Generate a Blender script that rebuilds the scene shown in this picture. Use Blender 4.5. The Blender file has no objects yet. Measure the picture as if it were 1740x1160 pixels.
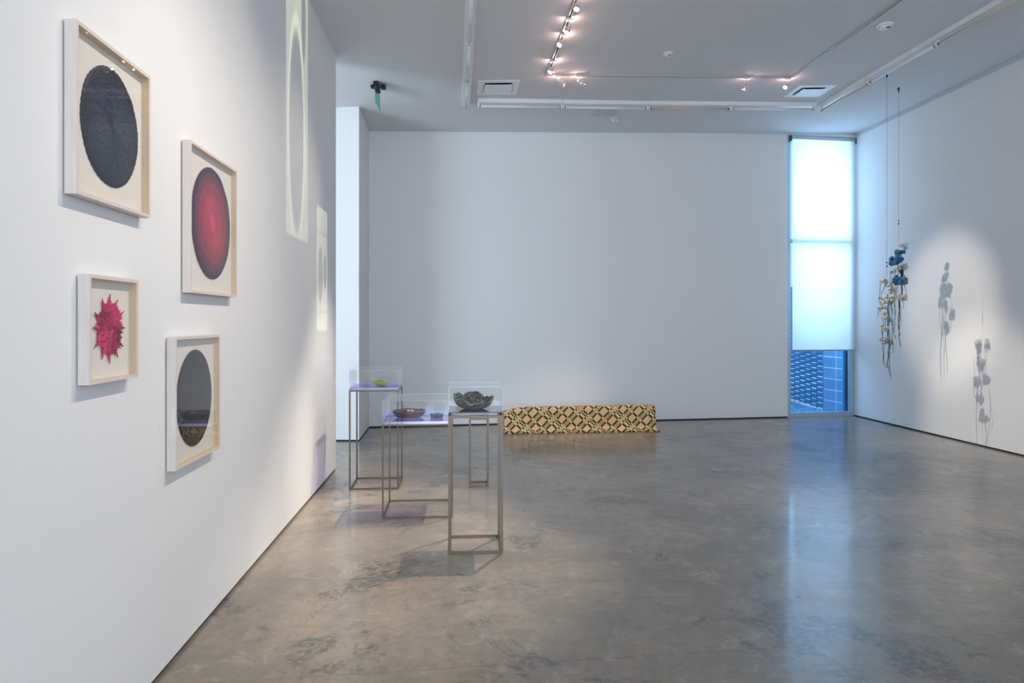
import bpy, bmesh, math, random
from mathutils import Vector, Matrix, noise
random.seed(7)
S = bpy.context.scene
COL = S.collection

# ------------------------------------------------------------------ camera
CAM_H, FPX, HORIZON = 1.6, 1200.0, 546.0
cd = bpy.data.cameras.new('camera'); cam = bpy.data.objects.new('camera', cd); COL.objects.link(cam)
cam.location = (0, 0, CAM_H); cam.rotation_euler = (math.pi/2, 0, 0)
cd.sensor_width = 36; cd.lens = 36*FPX/1740; cd.shift_y = -(580-HORIZON)/1740
cd.clip_start = .05; cd.clip_end = 100
S.camera = cam
S.view_settings.view_transform = 'Standard'; S.view_settings.look = 'None'
S.view_settings.exposure = 0.25; S.view_settings.gamma = 1; S.view_settings.use_curve_mapping = False
S.cycles.transparent_max_bounces = 32
S.cycles.max_bounces = 10
S.cycles.sample_clamp_indirect = 4.0
S.cycles.use_denoising = True

# ------------------------------------------------------------------ world
W = bpy.data.worlds.new('sky'); S.world = W; W.use_nodes = True
W.node_tree.nodes['Background'].inputs[0].default_value = (.36, .62, 1.0, 1)
W.node_tree.nodes['Background'].inputs[1].default_value = 1.35

# ------------------------------------------------------------------ place geometry (metres)
LW_X0, LW_K = -1.355, -.0722          # left wall: X = LW_X0 + LW_K*Y
RW_X0, RW_K = 6.680, -.0734           # right wall
def ceilz(x): return 4.469 + .0389*(x + 2.027)
def P3(px, py, Y): return Vector(((px-870)/FPX*Y, Y, CAM_H+(HORIZON-py)/FPX*Y))
def F(px, py): Y = FPX*CAM_H/(py-HORIZON); v = P3(px, py, Y); v.z = 0; return v
def C(px, py, drop=0.):
    kx, kz = (px-870)/FPX, (HORIZON-py)/FPX
    Y = (4.469+.0389*2.027-drop-CAM_H)/(kz-.0389*kx); return Vector((kx*Y, Y, CAM_H+kz*Y))
def WL(px, py, off=0.):
    k = (px-870)/FPX; Y = (LW_X0+off)/(k-LW_K); return P3(px, py, Y)
def WR(px, py, off=0.):
    k = (px-870)/FPX; Y = (RW_X0-off)/(k-RW_K); return P3(px, py, Y)
ROOM_A = math.atan(.0728)             # the room is turned this much against the camera
BL = F(627, 726.5); BR = F(1452, 706.5); LE = F(571, 797); ST = F(610, 749.5)
bdir = (BR-BL).normalized(); BACK_A = math.atan2(bdir.y, bdir.x); BACK_LEN = (BR-BL).length

# ------------------------------------------------------------------ lights
def area(name, loc, tgt, sx, sy, power, color, spread=math.pi):
    d = bpy.data.lights.new(name, 'AREA'); d.shape = 'RECTANGLE'; d.size = sx; d.size_y = sy
    d.energy = power; d.color = color; d.spread = spread
    o = bpy.data.objects.new(name, d); COL.objects.link(o); o.location = loc
    o.rotation_euler = (Vector(tgt)-Vector(loc)).to_track_quat('-Z', 'Y').to_euler(); return o
wmid = BL.lerp(BR, .924); wn = Vector((-bdir.y, bdir.x, 0))
area('window_daylight', wmid+wn*.75+Vector((0, 0, 3.1)), wmid+Vector((0, 0, 3.0)), 1.0, 3.0, 80, (.50, .74, 1.0))
area('side_room_daylight', (-5.0, 4.9, 2.2), (-2.6, 9.4, 2.0), 3.0, 3.4, 290, (.68, .84, 1.0))
area('rear_fill', (2.6, -4.7, 2.3), (2.2, 6, 2.2), 7.0, 3.8, 325, (.66, .80, 1.0))  # added fill behind the camera, no window stands there

# ------------------------------------------------------------------ materials
MATS = {}
def M(name, base=(.8, .8, .8), rough=.5, metal=0., ior=1.45, spec=None, **kw):
    if name in MATS: return MATS[name]
    m = bpy.data.materials.new(name); m.use_nodes = True
    b = m.node_tree.nodes['Principled BSDF']
    b.inputs['Base Color'].default_value = (*base, 1); b.inputs['Roughness'].default_value = rough
    b.inputs['Metallic'].default_value = metal; b.inputs['IOR'].default_value = ior
    if spec is not None: b.inputs['Specular IOR Level'].default_value = spec
    for k, v in kw.items(): b.inputs[k.replace('_', ' ')].default_value = v
    MATS[name] = m; return m
class NT:
    def __init__(s, tree): s.t = tree; s.n = tree.nodes; s.l = tree.links
    def link(s, a, b): s.l.new(a, b)
    def put(s, sock, v):
        if isinstance(v, bpy.types.NodeSocket): s.l.new(v, sock)
        else: sock.default_value = v
    def math(s, op, a, b=0., c=None):
        n = s.n.new('ShaderNodeMath'); n.operation = op; s.put(n.inputs[0], a)
        if not (op in ('ABSOLUTE', 'SINE', 'SQRT', 'FRACT', 'FLOOR')): s.put(n.inputs[1], b)
        if c is not None: s.put(n.inputs[2], c)
        return n.outputs[0]
    def noise(s, vec, scale, detail=6, rough=.55, dist=0.):
        n = s.n.new('ShaderNodeTexNoise'); n.inputs['Scale'].default_value = scale; n.inputs['Detail'].default_value = detail
        n.inputs['Roughness'].default_value = rough; n.inputs['Distortion'].default_value = dist
        if vec is not None: s.l.new(vec, n.inputs['Vector'])
        return n.outputs['Fac']
    def ramp(s, fac, stops, interp='LINEAR'):
        n = s.n.new('ShaderNodeValToRGB'); n.color_ramp.interpolation = interp; e = n.color_ramp.elements
        while len(e) < len(stops): e.new(.5)
        for i, (p, c) in enumerate(stops): e[i].position = p; e[i].color = (*c, 1) if len(c) == 3 else c
        s.put(n.inputs[0], fac); return n.outputs[0]
    def mix(s, fac, a, b, mode='MIX'):
        n = s.n.new('ShaderNodeMix'); n.data_type = 'RGBA'; n.blend_type = mode; n.clamp_factor = True
        s.put(n.inputs[0], fac)
        s.put(n.inputs[6], (*a, 1) if isinstance(a, tuple) else a); s.put(n.inputs[7], (*b, 1) if isinstance(b, tuple) else b)
        return n.outputs[2]
    def sstep(s, x, a, b):
        n = s.n.new('ShaderNodeMapRange'); n.interpolation_type = 'SMOOTHSTEP'; s.put(n.inputs[0], x)
        n.inputs[1].default_value = a; n.inputs[2].default_value = b; return n.outputs[0]
    def bump(s, h, strength, dist, bsdf):
        n = s.n.new('ShaderNodeBump'); n.inputs['Strength'].default_value = strength; n.inputs['Distance'].default_value = dist
        s.put(n.inputs['Height'], h); s.l.new(n.outputs[0], bsdf.inputs['Normal'])
def obco(nt): n = nt.n.new('ShaderNodeTexCoord'); return n.outputs['Object']

wall_mat = M('white_wall_paint', (.86, .855, .84), .75, spec=.25)
nt = NT(wall_mat.node_tree); nt.bump(nt.noise(obco(nt), 60, 3), .05, .003, wall_mat.node_tree.nodes['Principled BSDF'])
ceil_mat = M('ceiling_paint', (.78, .775, .785), .8, spec=.2)
dark_mat = M('dark_reveal', (.02, .02, .02), .8)
alu_mat = M('window_aluminium', (.45, .58, .66), .4, .5)
fix_mat = M('white_enamel', (.92, .93, .94), .35)
tube_w = M('white_tube', (.85, .88, .9), .15); tube_c = M('cream_tube', (.62, .56, .42), .15)
blackp = M('black_plastic', (.008, .008, .008), .5)
steel = M('brushed_steel', (.20, .158, .118), .36, 1.0)
wood = M('pale_maple', (.80, .70, .62), .45)
nt = NT(wood.node_tree); co = obco(nt)
mp = nt.n.new('ShaderNodeMapping'); mp.inputs['Scale'].default_value = (30, 30, 2); nt.link(co, mp.inputs[0])
nt.link(nt.mix(nt.noise(mp.outputs[0], 3, 5), (.86, .77, .70), (.66, .56, .49)), wood.node_tree.nodes['Principled BSDF'].inputs['Base Color'])
wood_in = M('maple_inside', (.74, .55, .36), .5)
mat_paper = M('cream_mount_board', (.88, .83, .75), .9, spec=.1)

# polished concrete
fl = M('polished_concrete', (.3, .27, .24), .25)
nt = NT(fl.node_tree); b = fl.node_tree.nodes['Principled BSDF']; co = obco(nt)
n1 = nt.noise(co, .5, 8, .62, .8); n2 = nt.noise(co, 1.5, 10, .66, 1.2); n3 = nt.noise(co, 16, 6, .65)
c = nt.ramp(n1, [(.36, (.195, .165, .130)), (.5, (.275, .225, .172)), (.66, (.375, .293, .212))])
c = nt.mix(nt.math('MULTIPLY', nt.sstep(n2, .50, .66), .45), c, (.19, .18, .165))
c = nt.mix(nt.math('MULTIPLY', nt.sstep(n2, .46, .32), .32), c, (.45, .38, .30))
c = nt.mix(nt.math('MULTIPLY', nt.sstep(n3, .46, .66), .40), c, (.15, .14, .125))
n5 = nt.noise(co, 5.5, 8, .7, 1.0); c = nt.mix(nt.math('MULTIPLY', nt.sstep(n5, .5, .62), .26), c, (.15, .135, .115)); c = nt.mix(nt.math('MULTIPLY', nt.sstep(n5, .46, .32), .35), c, (.50, .43, .35))
n4 = nt.noise(co, .9, 10, .74, .5)
stain = nt.math('MULTIPLY', nt.sstep(n4, .535, .60), nt.sstep(nt.noise(co, 24, 5, .7), .38, .54))
c = nt.mix(nt.math('MULTIPLY', stain, .78), c, (.070, .072, .066))
sx = nt.n.new('ShaderNodeSeparateXYZ'); nt.link(co, sx.inputs[0]); X, Y = sx.outputs[0], sx.outputs[1]
def joint(p, q, lo=None):
    d = (q-p).normalized(); nx, ny = -d.y, d.x
    e = nt.math('ADD', nt.math('MULTIPLY', X, nx), nt.math('MULTIPLY', Y, ny))
    e = nt.math('ABSOLUTE', nt.math('SUBTRACT', e, nx*p.x+ny*p.y))
    return nt.sstep(e, .008, .002)
for p, q in ((F(762, 986), F(1280, 989)), (F(1323, 1100), F(1740, 1074)), (F(872, 780), F(902, 857))):
    j_ = joint(p, q)
    if abs(q.y-p.y) > abs(q.x-p.x): j_ = nt.math('MULTIPLY', j_, nt.math('MULTIPLY', nt.sstep(Y, q.y-.1, q.y+.1), nt.sstep(Y, p.y+.1, p.y-.1)))
    c = nt.mix(nt.math('MULTIPLY', j_, .35), c, (.08, .075, .07))
vor = nt.n.new('ShaderNodeTexVoronoi'); vor.feature = 'DISTANCE_TO_EDGE'; vor.inputs['Scale'].default_value = .35
wv = nt.n.new('ShaderNodeVectorMath'); wv.operation = 'ADD'; nt.link(co, wv.inputs[0])
nn = nt.n.new('ShaderNodeTexNoise'); nn.inputs['Scale'].default_value = 2.5; nn.inputs['Detail'].default_value = 6; nt.link(co, nn.inputs[0]); 
sc_ = nt.n.new('ShaderNodeVectorMath'); sc_.operation = 'SCALE'; sc_.inputs[3].default_value = .9; nt.link(nn.outputs['Color'], sc_.inputs[0]); nt.link(sc_.outputs[0], wv.inputs[1]); nt.link(wv.outputs[0], vor.inputs['Vector'])
if 1: crack = nt.math('MULTIPLY', nt.sstep(vor.outputs['Distance'], .0022, .0006), nt.sstep(n1, .5, .6))
c = nt.mix(nt.math('MULTIPLY', crack, .5), c, (.09, .08, .07))
nt.link(c, b.inputs['Base Color'])
nt.link(nt.math('ADD', nt.math('MULTIPLY', n2, .25), .20), b.inputs['Roughness'])
b.inputs['Coat Weight'].default_value = .42; b.inputs['Coat Roughness'].default_value = .12

def clear_mat(name, tint, gloss=.06, rough=.0, fres=True, ior=1.45, col=(1, 1, 1)):
    m = bpy.data.materials.new(name); m.use_nodes = True; nt = NT(m.node_tree); nt.n.clear()
    o = nt.n.new('ShaderNodeOutputMaterial'); mx = nt.n.new('ShaderNodeMixShader')
    t = nt.n.new('ShaderNodeBsdfTransparent'); t.inputs[0].default_value = (*tint, 1)
    g = nt.n.new('ShaderNodeBsdfGlossy'); g.inputs['Roughness'].default_value = rough; g.inputs[0].default_value = (*col, 1)
    if fres:
        ge = nt.n.new('ShaderNodeNewGeometry'); dp = nt.n.new('ShaderNodeVectorMath'); dp.operation = 'DOT_PRODUCT'
        nt.link(ge.outputs['Normal'], dp.inputs[0]); nt.link(ge.outputs['Incoming'], dp.inputs[1])
        k = nt.math('POWER', nt.math('SUBTRACT', 1.0, nt.math('ABSOLUTE', dp.outputs['Value'])), 5.0)
        nt.put(mx.inputs[0], nt.math('ADD', gloss, nt.math('MULTIPLY', k, .55)))
    else: mx.inputs[0].default_value = gloss
    nt.link(t.outputs[0], mx.inputs[1]); nt.link(g.outputs[0], mx.inputs[2]); nt.link(mx.outputs[0], o.inputs[0]); return m
acrylic = clear_mat('clear_acrylic', (.99, .993, .995), .028)
acr_edge = clear_mat('acrylic_edge', (.94, .97, .99), .12, .3, False, col=(.9, .95, 1))
pane_mat = clear_mat('window_pane', (.80, .93, 1.0), .05)
glazing = clear_mat('picture_glazing', (.985, .985, .98), .022)
lilac = clear_mat('lilac_dichroic_acrylic', (.60, .46, 1.0), .44, .03, False, col=(.95, .93, 1.0))
lilac_side = clear_mat('lilac_acrylic_edge', (.75, .72, .95), .55, .12, False, col=(.88, .86, 1.0))
black_mirror = M('black_mirror_acrylic', (.006, .007, .008), .03, ior=2.2)
green_plate = clear_mat('green_acrylic_plate', (.45, .85, .72), .35, .2, False, col=(.55, .9, .8))

# ------------------------------------------------------------------ mesh helpers
def new_obj(name, bm, mats, parent=None, smooth=False, autos=False):
    me = bpy.data.meshes.new(name); bmesh.ops.recalc_face_normals(bm, faces=bm.faces[:]) if not getattr(bm, 'keep', 0) else None
    bm.to_mesh(me); bm.free()
    for m in (mats if isinstance(mats, (list, tuple)) else [mats]): me.materials.append(m)
    if smooth: me.shade_smooth()
    o = bpy.data.objects.new(name, me); COL.objects.link(o)
    if parent: o.parent = parent
    return o
def tag(o, label, cat=None, group=None, kind=None):
    if label: o['label'] = label
    if cat: o['category'] = cat
    if group: o['group'] = group
    if kind: o['kind'] = kind
    return o
def empty(name, loc, label, cat, rz=0., group=None, mat=None):
    o = bpy.data.objects.new(name, None); COL.objects.link(o); o.empty_display_size = .1
    if mat is not None: o.matrix_world = mat
    else: o.location = loc; o.rotation_euler = (0, 0, rz)
    return tag(o, label, cat, group)
def box(bm, x0, x1, y0, y1, z0, z1, mat=None, mi=0):
    vs = [Vector((x, y, z)) for z in (z0, z1) for x, y in ((x0, y0), (x1, y0), (x1, y1), (x0, y1))]
    if mat is not None: vs = [mat @ v for v in vs]
    v = [bm.verts.new(p) for p in vs]
    for f in ((0, 3, 2, 1), (4, 5, 6, 7), (0, 1, 5, 4), (1, 2, 6, 5), (2, 3, 7, 6), (3, 0, 4, 7)):
        fc = bm.faces.new([v[i] for i in f]); fc.material_index = mi
    return v
def prism(bm, pts, z0, z1f):
    lo = [bm.verts.new((p[0], p[1], z0)) for p in pts]; hi = [bm.verts.new((p[0], p[1], z1f(p[0]) if callable(z1f) else z1f)) for p in pts]
    n = len(pts); bm.faces.new(lo[::-1]); bm.faces.new(hi)
    for i in range(n): bm.faces.new((lo[i], lo[(i+1) % n], hi[(i+1) % n], hi[i]))
def cyl(bm, p, q, r0, r1=None, seg=16, caps=True, mi=0):
    r1 = r0 if r1 is None else r1; p, q = Vector(p), Vector(q); d = (q-p).normalized()
    a = d.orthogonal().normalized(); b_ = d.cross(a); A, B = [], []
    for i in range(seg):
        t = 2*math.pi*i/seg; e = a*math.cos(t)+b_*math.sin(t); A.append(bm.verts.new(p+e*r0)); B.append(bm.verts.new(q+e*r1))
    for i in range(seg):
        f = bm.faces.new((A[i], A[(i+1) % seg], B[(i+1) % seg], B[i])); f.smooth = True; f.material_index = mi
    if caps:
        for L in (A[::-1], B): f = bm.faces.new(L); f.material_index = mi
def tube(bm, pts, rad, seg=8, closed=False, mi=0):
    n = len(pts); pts = [Vector(p) for p in pts]; rings = []; prev = None
    for i, p in enumerate(pts):
        if closed: d = pts[(i+1) % n]-pts[i-1]
        else: d = pts[min(i+1, n-1)]-pts[max(i-1, 0)]
        d.normalize()
        if prev is None: a = d.orthogonal().normalized()
        else: a = (prev-d*prev.dot(d)).normalized()
        prev = a; b_ = d.cross(a); r = rad(i/max(n-1, 1)) if callable(rad) else rad
        rings.append([bm.verts.new(p+(a*math.cos(2*math.pi*k/seg)+b_*math.sin(2*math.pi*k/seg))*r) for k in range(seg)])
    m = n if closed else n-1
    for i in range(m):
        A, B = rings[i], rings[(i+1) % n]
        if closed and i == n-1:      # untwist the seam
            k0 = min(range(seg), key=lambda k: (B[k].co-A[0].co).length); B = B[k0:]+B[:k0]
        for k in range(seg):
            f = bm.faces.new((A[k], A[(k+1) % seg], B[(k+1) % seg], B[k])); f.smooth = True; f.material_index = mi
    if not closed: bm.faces.new(rings[0][::-1]); bm.faces.new(rings[-1])
def lathe(bm, prof, seg=32, c=(0, 0, 0), mi=0):
    c = Vector(c); R = [[bm.verts.new(c+Vector((r*math.cos(2*math.pi*k/seg), r*math.sin(2*math.pi*k/seg), z))) for k in range(seg)] for r, z in prof]
    for A, B in zip(R, R[1:]):
        for k in range(seg): f = bm.faces.new((A[k], A[(k+1) % seg], B[(k+1) % seg], B[k])); f.smooth = True; f.material_index = mi
    bm.faces.new(R[0][::-1]).material_index = mi; bm.faces.new(R[-1]).material_index = mi

# ------------------------------------------------------------------ the room
def struct(name, bm, m, **k): o = new_obj(name, bm, m, **k); o['kind'] = 'structure'; return o
bm = bmesh.new(); box(bm, -7.5, 8.5, -5.3, 16.5, -.12, 0); struct('floor', bm, fl)
bm = bmesh.new()
lo = [bm.verts.new((x, y, ceilz(x))) for x, y in ((-7.5, -5.3), (7.6, -5.3), (7.6, 12.5), (-7.5, 12.5))]
hi = [bm.verts.new(v.co+Vector((0, 0, .2))) for v in lo]
bm.faces.new(lo); bm.faces.new(hi[::-1])
for i in range(4): bm.faces.new((lo[i], hi[i], hi[(i+1) % 4], lo[(i+1) % 4]))
struct('ceiling', bm, ceil_mat)
GAP = .02
lwx = lambda y: LW_X0+LW_K*y
rwx = lambda y: RW_X0+RW_K*y
def wallpair(side, pts, inset_pts, top=ceilz):
    bm = bmesh.new(); prism(bm, pts, GAP, top); struct('wall_'+side, bm, wall_mat)
    bm = bmesh.new(); prism(bm, inset_pts, 0, GAP); struct('gap_shade_'+side, bm, dark_mat)  # black strip puts the shade of the gap under the wall into colour
def shrink(pts, d=.012):
    c = sum((Vector(p[:2]) for p in pts), Vector((0, 0)))/len(pts); out = []
    n = len(pts)
    for i in range(n):
        p = Vector(pts[i][:2]); a = (p-Vector(pts[i-1][:2])).normalized(); b_ = (Vector(pts[(i+1) % n][:2])-p).normalized()
        na, nb = Vector((-a.y, a.x)), Vector((-b_.y, b_.x)); m = (na+nb)/(1+na.dot(nb)); out.append(p+m*d)
    return out
lw = [(lwx(LE.y), LE.y), (lwx(LE.y)-.32, LE.y-.02), (lwx(-5)-.32, -5), (lwx(-5), -5)]
wallpair('left', lw, shrink(lw))
rw = [(rwx(-5), -5), (rwx(-5)+.3, -5), (BR.x+.3, BR.y+.3), (rwx(BR.y+.3), BR.y+.3)]
wallpair('right', rw, shrink(rw))
# back wall up to the window, then the stub that steps forward at its left end
bperp = Vector((-bdir.y, bdir.x, 0))
WI = BL.lerp(BR, 0.0)
win_a = BL+bdir*(BACK_LEN*.848)
bw = [tuple(BL)[:2], tuple(win_a)[:2], tuple(win_a+bperp*.22)[:2], tuple(BL+bperp*.22)[:2]]
wallpair('back', bw, shrink(bw))
sd = Vector((math.cos(.02), math.sin(.02), 0))
sl = ST-Vector((5.2, -.05, 0))
sw = [tuple(ST)[:2], tuple(BL)[:2], (BL.x-.02, BL.y+.2), (sl.x, BL.y+.2), tuple(sl)[:2]]
wallpair('side_room_end', sw, shrink(sw))
aw = [(-7.2, 4.55), (lwx(4.5)-.33, 4.55), (lwx(4.5)-.33, 4.75), (-7.2, 4.75)]
wallpair('side_room_front', aw, shrink(aw))
aw = [(-7.4, 4.8), (-7.15, 4.8), (-7.15, 9.4), (-7.4, 9.4)]
wallpair('side_room_left', aw, shrink(aw))
aw = [(lwx(-5)+.01, -5.25), (rwx(-5)-.01, -5.25), (rwx(-5)-.01, -5.02), (lwx(-5)+.01, -5.02)]
wallpair('rear', aw, shrink(aw))
# strip atop the right wall, the reveal's shade put into its greyer paint
bm = bmesh.new()
t = [(rwx(-4.9)-.012, -4.9), (rwx(-4.9)-.001, -4.9), (rwx(BR.y-.05)-.001, BR.y-.05), (rwx(BR.y-.05)-.012, BR.y-.05)]
vl = [bm.verts.new((x, y, ceilz(x)-.062)) for x, y in t]; vh = [bm.verts.new((x, y, ceilz(x)-.001)) for x, y in t]
bm.faces.new(vl[::-1]); bm.faces.new(vh)
for i in range(4): bm.faces.new((vl[i], vl[(i+1) % 4], vh[(i+1) % 4], vh[i]))
struct('trim_1', bm, M('reveal_shade_paint', (.62, .63, .64), .6))

# ------------------------------------------------------------------ window with shade, in the plane of the back wall
WM = Matrix.Translation(win_a) @ Matrix.Rotation(BACK_A, 4, 'Z')     # local x along wall, y outwards
ww = (BR-win_a).length
def zpx(py, px=1397): # height on back wall plane at pixel row
    k = (px-870)/FPX; n = bperp; Yd = (BL.x*n.x+BL.y*n.y)/(k*n.x+n.y); return CAM_H+(HORIZON-py)/FPX*Yd
ztop = ceilz(4.6)-.012
win = bpy.data.objects.new('window_1', None); COL.objects.link(win); win.matrix_world = WM; win['kind'] = 'structure'
fw = .052
bm = bmesh.new()
box(bm, 0, fw, .0, .10, 0, ztop); box(bm, ww-fw-.03, ww-.004, .0, .10, 0, ztop)
box(bm, fw, ww-fw-.03, .0, .10, 0, .075); box(bm, fw, ww-fw-.03, .0, .10, ztop-.05, ztop)
zm = zpx(410)
box(bm, fw, ww-fw-.03, .0, .10, zm-.05, zm+.03)
o = new_obj('window_frame', bm, alu_mat, win)
bm = bmesh.new(); box(bm, fw-.01, ww-fw-.02, .048, .054, .07, ztop-.04); new_obj('glass_pane', bm, pane_mat, win)
bm = bmesh.new(); box(bm, fw-.004, fw+.004, .02, .046, .09, ztop-.06)
box(bm, ww-fw-.075, ww-fw-.062, .02, .046, .09, ztop-.06); new_obj('gasket', bm, M('dark_gasket', (.01, .02, .06), .6), win)
bm = bmesh.new(); hv = []
for y in (.002, .10):
    for x, dz in ((0, 0), (ww-.004, 0), (ww-.004, 1), (0, 1)):
        w_ = WM @ Vector((x, y, 0)); hv.append(bm.verts.new((w_.x, w_.y, ceilz(w_.x)-.001 if dz else ztop+.0005)))
for f in ((0, 1, 2, 3), (7, 6, 5, 4), (0, 4, 5, 1), (1, 5, 6, 2), (2, 6, 7, 3), (3, 7, 4, 0)): bm.faces.new([hv[i] for i in f])
struct('trim_2', bm, wall_mat)
# roller shade
shade = empty('roller_shade', (0, 0, 0), 'white translucent roller shade drawn most of the way down the tall corner window', 'window shade', mat=WM)
zb = zpx(593.5); zr = ztop-.065
fab = bpy.data.materials.new('shade_fabric'); fab.use_nodes = True; nt = NT(fab.node_tree); nt.n.clear()
oo = nt.n.new('ShaderNodeOutputMaterial'); tr = nt.n.new('ShaderNodeBsdfTranslucent'); df = nt.n.new('ShaderNodeBsdfDiffuse'); mx = nt.n.new('ShaderNodeMixShader')
tr.inputs[0].default_value = (.96, .84, .78, 1); df.inputs[0].default_value = (.9, .9, .9, 1); mx.inputs[0].default_value = .38
nt.link(tr.outputs[0], mx.inputs[1]); nt.link(df.outputs[0], mx.inputs[2]); nt.link(mx.outputs[0], oo.inputs[0])
bm = bmesh.new()
v = [bm.verts.new(p) for p in ((.052, -.055, zb), (ww-.028, -.055, zb), (ww-.028, -.055, zr), (.052, -.055, zr))]; bm.faces.new(v)
o = new_obj('shade_fabric', bm, fab, shade)
bm = bmesh.new(); cyl(bm, (.035, -.04, zr), (ww-.02, -.04, zr), .026, seg=20); new_obj('roller_tube', bm, M('shade_roller', (.62, .68, .68), .6), shade)
bm = bmesh.new(); box(bm, .052, ww-.028, -.062, -.048, zb-.022, zb); new_obj('bottom_bar', bm, M('shade_bar', (.35, .42, .46), .5), shade)
for x in (.022, ww-.026):
    bm = bmesh.new(); box(bm, x, x+.014, -.075, -.002, zr-.06, zr+.035); new_obj('bracket', bm, M('shade_bracket', (.05, .12, .15), .5), shade)
bm = bmesh.new(); tube(bm, [(ww-.022, -.07+.016*math.cos(t/10*2*math.pi), zr-.02+.03*math.sin(t/10*2*math.pi)) for t in range(10)], .004, 6, True)
new_obj('chain_wheel', bm, M('chain_metal', (.5, .5, .48), .4, .5), shade)

# ------------------------------------------------------------------ outside: blue tint of the light put into the surface colours
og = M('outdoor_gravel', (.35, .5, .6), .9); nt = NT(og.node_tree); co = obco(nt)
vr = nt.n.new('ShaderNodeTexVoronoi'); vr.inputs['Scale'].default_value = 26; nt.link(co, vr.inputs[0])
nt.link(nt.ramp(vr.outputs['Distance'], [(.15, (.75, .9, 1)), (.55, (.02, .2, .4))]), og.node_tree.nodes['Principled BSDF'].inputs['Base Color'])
bm = bmesh.new(); box(bm, -.3, 1.15, .13, 3.2, .0, .012, WM)
tag(new_obj('gravel_bed', bm, og), 'pale gravel strip on the ground outside the corner window', 'gravel', kind='stuff')
blue_wood = M('blue_tinted_timber', (.0, .22, .42), .6)  # bluish tint of the outdoor light put into the timber colour
def gp(px, Y): return Vector(((px-870)/FPX*Y, Y, 0))
fence = empty('woven_fence', gp(1345, 14.4), 'woven slat fence standing outside the corner window on the left', 'fence')
fa, fb = Vector((0, 0, 0)), gp(1399, 12.72)-gp(1345, 14.4); fa = fa-(fb-fa)*.25; fd = (fb-fa).normalized(); fn = Vector((-fd.y, fd.x, 0)); fL = (fb-fa).length
zs = .03; k = 0; GP_ = .30
while zs < 2.3:
    bm = bmesh.new(); n = 56; ph = k % 2; pts = []
    for i in range(n+1):
        u = fL*i/n; pts.append(fa+fd*u+fn*math.sin(u/GP_*math.pi+ph*math.pi)*.022)
    th = .004; h = .0435+random.uniform(-.004, .003)
    lo = [bm.verts.new(p+Vector((0, 0, zs))) for p in pts]; hi = [bm.verts.new(p+Vector((0, 0, zs+h))) for p in pts]
    lo2 = [bm.verts.new(p+fn*th+Vector((0, 0, zs))) for p in pts]; hi2 = [bm.verts.new(p+fn*th+Vector((0, 0, zs+h))) for p in pts]
    for i in range(n):
        bm.faces.new((lo[i], lo[i+1], hi[i+1], hi[i])); bm.faces.new((lo2[i], lo2[i+1], hi2[i+1], hi2[i]))
        bm.faces.new((hi[i], hi[i+1], hi2[i+1], hi2[i])); bm.faces.new((lo[i], lo[i+1], lo2[i+1], lo2[i]))
    new_obj('slat', bm, blue_wood, fence); zs += .0475; k += 1
u = GP_*.0
while u < fL:
    bm = bmesh.new(); p = fa+fd*u; cyl(bm, p+Vector((0, 0, .01)), p+Vector((0, 0, 2.35)), .009, seg=8); new_obj('fence_post', bm, blue_wood, fence); u += GP_
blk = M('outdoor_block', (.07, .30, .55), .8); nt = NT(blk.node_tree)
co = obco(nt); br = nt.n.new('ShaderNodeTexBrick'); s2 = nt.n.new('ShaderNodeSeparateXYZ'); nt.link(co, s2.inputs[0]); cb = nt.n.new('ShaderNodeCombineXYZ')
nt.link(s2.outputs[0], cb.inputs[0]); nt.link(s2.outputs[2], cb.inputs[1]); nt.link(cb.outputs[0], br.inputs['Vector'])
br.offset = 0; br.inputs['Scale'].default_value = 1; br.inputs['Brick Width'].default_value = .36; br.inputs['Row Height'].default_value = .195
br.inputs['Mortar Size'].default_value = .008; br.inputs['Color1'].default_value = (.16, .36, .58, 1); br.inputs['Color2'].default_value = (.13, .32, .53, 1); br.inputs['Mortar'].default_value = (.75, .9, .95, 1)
nt.link(br.outputs[0], blk.node_tree.nodes['Principled BSDF'].inputs['Base Color'])
b0, b1 = gp(1399.5, 12.70), gp(1436, 12.10); bl_ = (b1-b0).length; ba = math.atan2(b1.y-b0.y, b1.x-b0.x)
bm = bmesh.new(); box(bm, 0, bl_, 0, .15, 0, 3.2)
o = new_obj('block_wall', bm, blk); o.location = b0; o.rotation_euler = (0, 0, ba); tag(o, 'concrete block wall outside the corner window, right of the fence', 'wall')
bm = bmesh.new(); c_ = gp(1436.5, 12.085); box(bm, -.055, .06, -.02, .012, 0, 4.6, Matrix.Translation(c_) @ Matrix.Rotation(BACK_A, 4, 'Z'))
tag(new_obj('outdoor_post', bm, M('blue_column', (.02, .36, .66), .5)), 'smooth blue post just outside the glass at the right of the corner window', 'post')

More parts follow.
